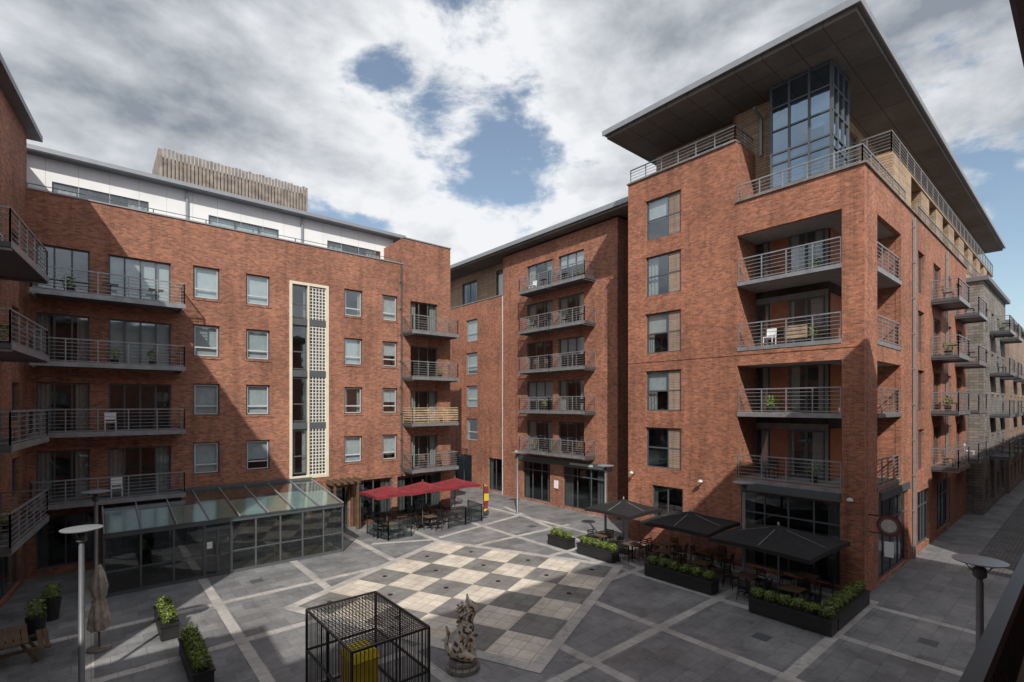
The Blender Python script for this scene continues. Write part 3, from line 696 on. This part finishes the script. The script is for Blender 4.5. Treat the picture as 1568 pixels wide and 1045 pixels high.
for z in (.05,1.1,H):
    m.beam((x0,y0,z),(x1,y0,z),.05);m.beam((x0,y1,z),(x1,y1,z),.05);m.beam((x0,y0,z),(x0,y1,z),.05);m.beam((x1,y0,z),(x1,y1,z),.05)
k=x0+.1
while k<x1: m.beam((k,y0,0),(k,y0,H),.016);m.beam((k,y1,0),(k,y1,H),.016);m.beam((k,y0,H+.01),(k,y1,H+.01),.012);k+=.1
k=y0+.1
while k<y1: m.beam((x0,k,0),(x0,k,H),.016);m.beam((x1,k,0),(x1,k,H),.016);m.beam((x0,k,H+.015),(x1,k,H+.015),.012);k+=.1
g.done()
g=G('yellow_storage_bin',(5.45,12.7,0)); m=g.p('body','yellow'); m.box(-.34,.34,-.4,.4,.08,1.15)
for i in range(6): m.box(-.30+i*.11,-.25+i*.11,-.425,-.402,.15,1.1)
for i in range(7): m.box(-.365,-.342,-.36+i*.11,-.31+i*.11,.15,1.1)
m.hexa([(-.38,-.44,1.16),(.38,-.44,1.16),(.38,.44,1.16),(-.38,.44,1.16),(-.32,-.36,1.34),(.32,-.36,1.34),(.32,.36,1.34),(-.32,.36,1.34)])
for i in range(5): m.box(-.26+i*.12,-.2+i*.12,-.35,.35,1.345,1.37)
for a in (-.25,.25): g.p('wheels','dark').box(a-.05,a+.05,-.35,.35,0,.08)
g.done()
def skinobj(name,verts,edges,rad,mat,parent):
    me=bpy.data.meshes.new(name); me.from_pydata(verts,edges,[]); o=bpy.data.objects.new(name,me); S.collection.objects.link(o)
    o.modifiers.new('s','SKIN'); sv=me.skin_vertices[0].data
    for i,r in enumerate(rad): sv[i].radius=(r,r)
    sv[0].use_root=True
    sb=o.modifiers.new('b','SUBSURF'); sb.levels=2; sb.render_levels=2
    me.materials.append(M[mat]); o.parent=parent; return o
g=G('beast_sculpture',(8.4,12.15,0)); g.p('plinth','stone').lathe((0,0,0),[(.5,0),(.5,.12),(.42,.16),(.4,.3)],24)
e=g.done(rot=math.radians(-125))
V=[(0,-.15,.55),(0,-.05,.9),(0,.08,1.25),(0,.14,1.55),(0,.22,1.82),(0,.45,1.76),
   (.2,.0,.5),(.24,.25,.42),(.22,.38,.34),(-.2,.0,.5),(-.24,.25,.42),(-.22,.38,.34),
   (.17,.18,1.15),(.17,.28,.75),(.17,.34,.36),(-.17,.18,1.15),(-.17,.28,.75),(-.17,.34,.36),
   (.1,.14,2.0),(.14,.12,2.16),(-.1,.14,2.0),(-.14,.12,2.16),
   (0,-.38,.42),(0,-.5,.7),(0,-.42,1.05),(0,-.5,1.3)]
E=[(0,1),(1,2),(2,3),(3,4),(4,5),(0,6),(6,7),(7,8),(0,9),(9,10),(10,11),(2,12),(12,13),(13,14),(2,15),(15,16),(16,17),(4,18),(18,19),(4,20),(20,21),(0,22),(22,23),(23,24),(24,25)]
Rr=[.24,.23,.23,.18,.18,.10,.18,.12,.08,.18,.12,.08,.11,.08,.08,.11,.08,.08,.06,.02,.06,.02,.09,.07,.06,.03]
skinobj('body',V,E,Rr,'mott',e)
mn=MB()
for k in range(70):
    a=random.uniform(0,6.28); z=random.uniform(1.3,2.0); r=.17; mn.beam((r*.7*math.cos(a),.12+r*.7*math.sin(a)-.03,z),(r*1.4*math.cos(a),.08+r*1.35*math.sin(a)-.04,z-.08),.05,.03)
mn.obj('mane',M['mott'],e)
g=G('picnic_bench',(-1.9,21.4,0)); m=g.p('slats','wood')
for i in range(5): m.box(-.4+i*.165,-.26+i*.165,-.9,.9,.72,.76)
for s in (-.85,.62): 
    m.box(s,s+.13,-.9,.9,.43,.47); m.box(s+.15,s+.26,-.9,.9,.43,.47)
for y in (-.6,.6): m.beam((-.6,y,0),(-.2,y,.72),.08);m.beam((.6,y,0),(.2,y,.72),.08);m.beam((-.8,y,.4),(.9,y,.4),.07)
g.done(rot=.1)
g=G('mascot_banner',(20.6,27.3,0)); m=g.p('pole','dark'); m.beam((0,0,0),(0,0,2.4),.04); m.beam((-.3,0,.02),(.3,0,.02),.06,.04)  # banner shape stands in for a small colourful mascot
pz=[(.05,.5),(.3,.65),(.38,1.2),(.38,1.7),(.3,2.2),(0,2.4)]
for i in range(5):
    mm=g.p('flag_red' if i%2 else 'flag_yellow','red' if i%2 else 'yellow'); a=pz[i];b=pz[i+1]; mm.quad((.02,0,a[1]),(.02+a[0]*.9,-.1,a[1]),(.02+b[0]*.9,-.08,b[1]),(.02,0,b[1]))
g.done()
for (x,y,z) in ((23.85,13.0,3.9),(23.85,6.5,3.9),(23.85,17.2,3.9),(27.25,31.2,3.9)):
    g=G('wall_light',(x,y,z)); g.p('bracket','frame').beam((0,0,0),(-.3,0,.05),.05); g.p('head','lframe').lathe((-.32,0,-.02),[(.05,0),(.13,.03),(.1,.1),(.04,.14)],12); g.done()

# ================================================================= SUN, SKY, CAMERA
sd=Vector((1,1.26,-1.36)).normalized()
l=bpy.data.lights.new('sun','SUN'); l.energy=4.2; l.angle=math.radians(.6); l.color=(1,.93,.83)
o=bpy.data.objects.new('sun',l); S.collection.objects.link(o); o.rotation_euler=sd.to_track_quat('-Z','Y').to_euler()
W=bpy.data.worlds.new('World'); S.world=W; W.use_nodes=True; nt=W.node_tree; bg=nt.nodes['Background']; bg.inputs[1].default_value=.1
sky=N(nt,'ShaderNodeTexSky',sky_type='NISHITA'); sky.sun_disc=False; sky.sun_elevation=math.asin(-sd.z); sky.sun_rotation=math.atan2(-sd.x,-sd.y)%(2*math.pi)
tc=N(nt,'ShaderNodeTexCoord').outputs['Generated']
mp=N(nt,'ShaderNodeMapping'); mp.inputs['Scale'].default_value=(1,1,1.9); nt.links.new(tc,mp.inputs[0]); P=mp.outputs[0]
n1=noise(nt,P,5.2,12,.6,.15); n2=noise(nt,P,1.7,8,.5,.2); n3=noise(nt,P,4.2,12,.57,.1)
of=N(nt,'ShaderNodeVectorMath',operation='ADD'); nt.links.new(P,of.inputs[0]); of.inputs[1].default_value=(.0,.0,.07)
n3b=noise(nt,of.outputs[0],4.2,12,.57,.1)
edge=math_(nt,'SUBTRACT',n3,n3b)
def hole(d,r):
    v=Vector(d).normalized(); n=N(nt,'ShaderNodeVectorMath',operation='DISTANCE'); nt.links.new(tc,n.inputs[0]); n.inputs[1].default_value=v
    return math_(nt,'SUBTRACT',1,math_(nt,'DIVIDE',n.outputs['Value'],r),True)
fwd=Vector((.647,.763,0)); rt=Vector((.763,-.647,0))
def dr(u,v): return fwd+rt*u+Vector((0,0,v))
hs=[hole(dr(-.255,.69),.14),hole(dr(-.13,.80),.16),hole(dr(-.17,.585),.12),hole(dr(-.02,.475),.21),hole(dr(-.36,.36),.20),hole(dr(1.05,.38),.40),hole((-.3,-.5,.6),.8)]
s=hs[0]
for h in hs[1:]: s=math_(nt,'MAXIMUM',s,h)
blue=math_(nt,'ADD',math_(nt,'MULTIPLY',s,.9),math_(nt,'MULTIPLY',math_(nt,'SUBTRACT',n1,.5),3.6))
blue=maprange(nt,blue,.40,.95,0,.92,True)
blue=math_(nt,'MULTIPLY',blue,maprange(nt,s,0,.2,0,1))
lum=maprange(nt,n2,.36,.64,0,1,True)
near=hole(dr(.0,.38),.58)
lum=math_(nt,'ADD',math_(nt,'MULTIPLY',lum,.42),math_(nt,'MULTIPLY',near,.68))
lum=math_(nt,'ADD',lum,math_(nt,'MULTIPLY',math_(nt,'SUBTRACT',n3,.46),1.5))
lum=math_(nt,'ADD',lum,math_(nt,'MULTIPLY',edge,1.1))
lum=math_(nt,'ADD',lum,math_(nt,'MULTIPLY',s,.40))
sunside=hole(-sd,1.5)
lum=math_(nt,'ADD',lum,math_(nt,'MULTIPLY',sunside,.8),True)
cl=mixc(nt,lum,(2.7,3.1,3.6),(9.0,9.15,9.4))
skyb=mixc(nt,1.0,sky.outputs[0],(1.45,1.45,1.35),'MULTIPLY')
nt.links.new(mixc(nt,blue,cl,skyb),bg.inputs[0])
cam=bpy.data.cameras.new('camera'); co=bpy.data.objects.new('camera',cam); S.collection.objects.link(co); S.camera=co
co.location=(0,0,7.8); co.rotation_euler=(math.radians(90),0,math.radians(49.7-90)); cam.lens=17.45; cam.sensor_width=36; cam.shift_y=.0625; cam.clip_start=.05; cam.clip_end=2000
S.view_settings.view_transform='Standard'; S.view_settings.look='None'; S.view_settings.exposure=0
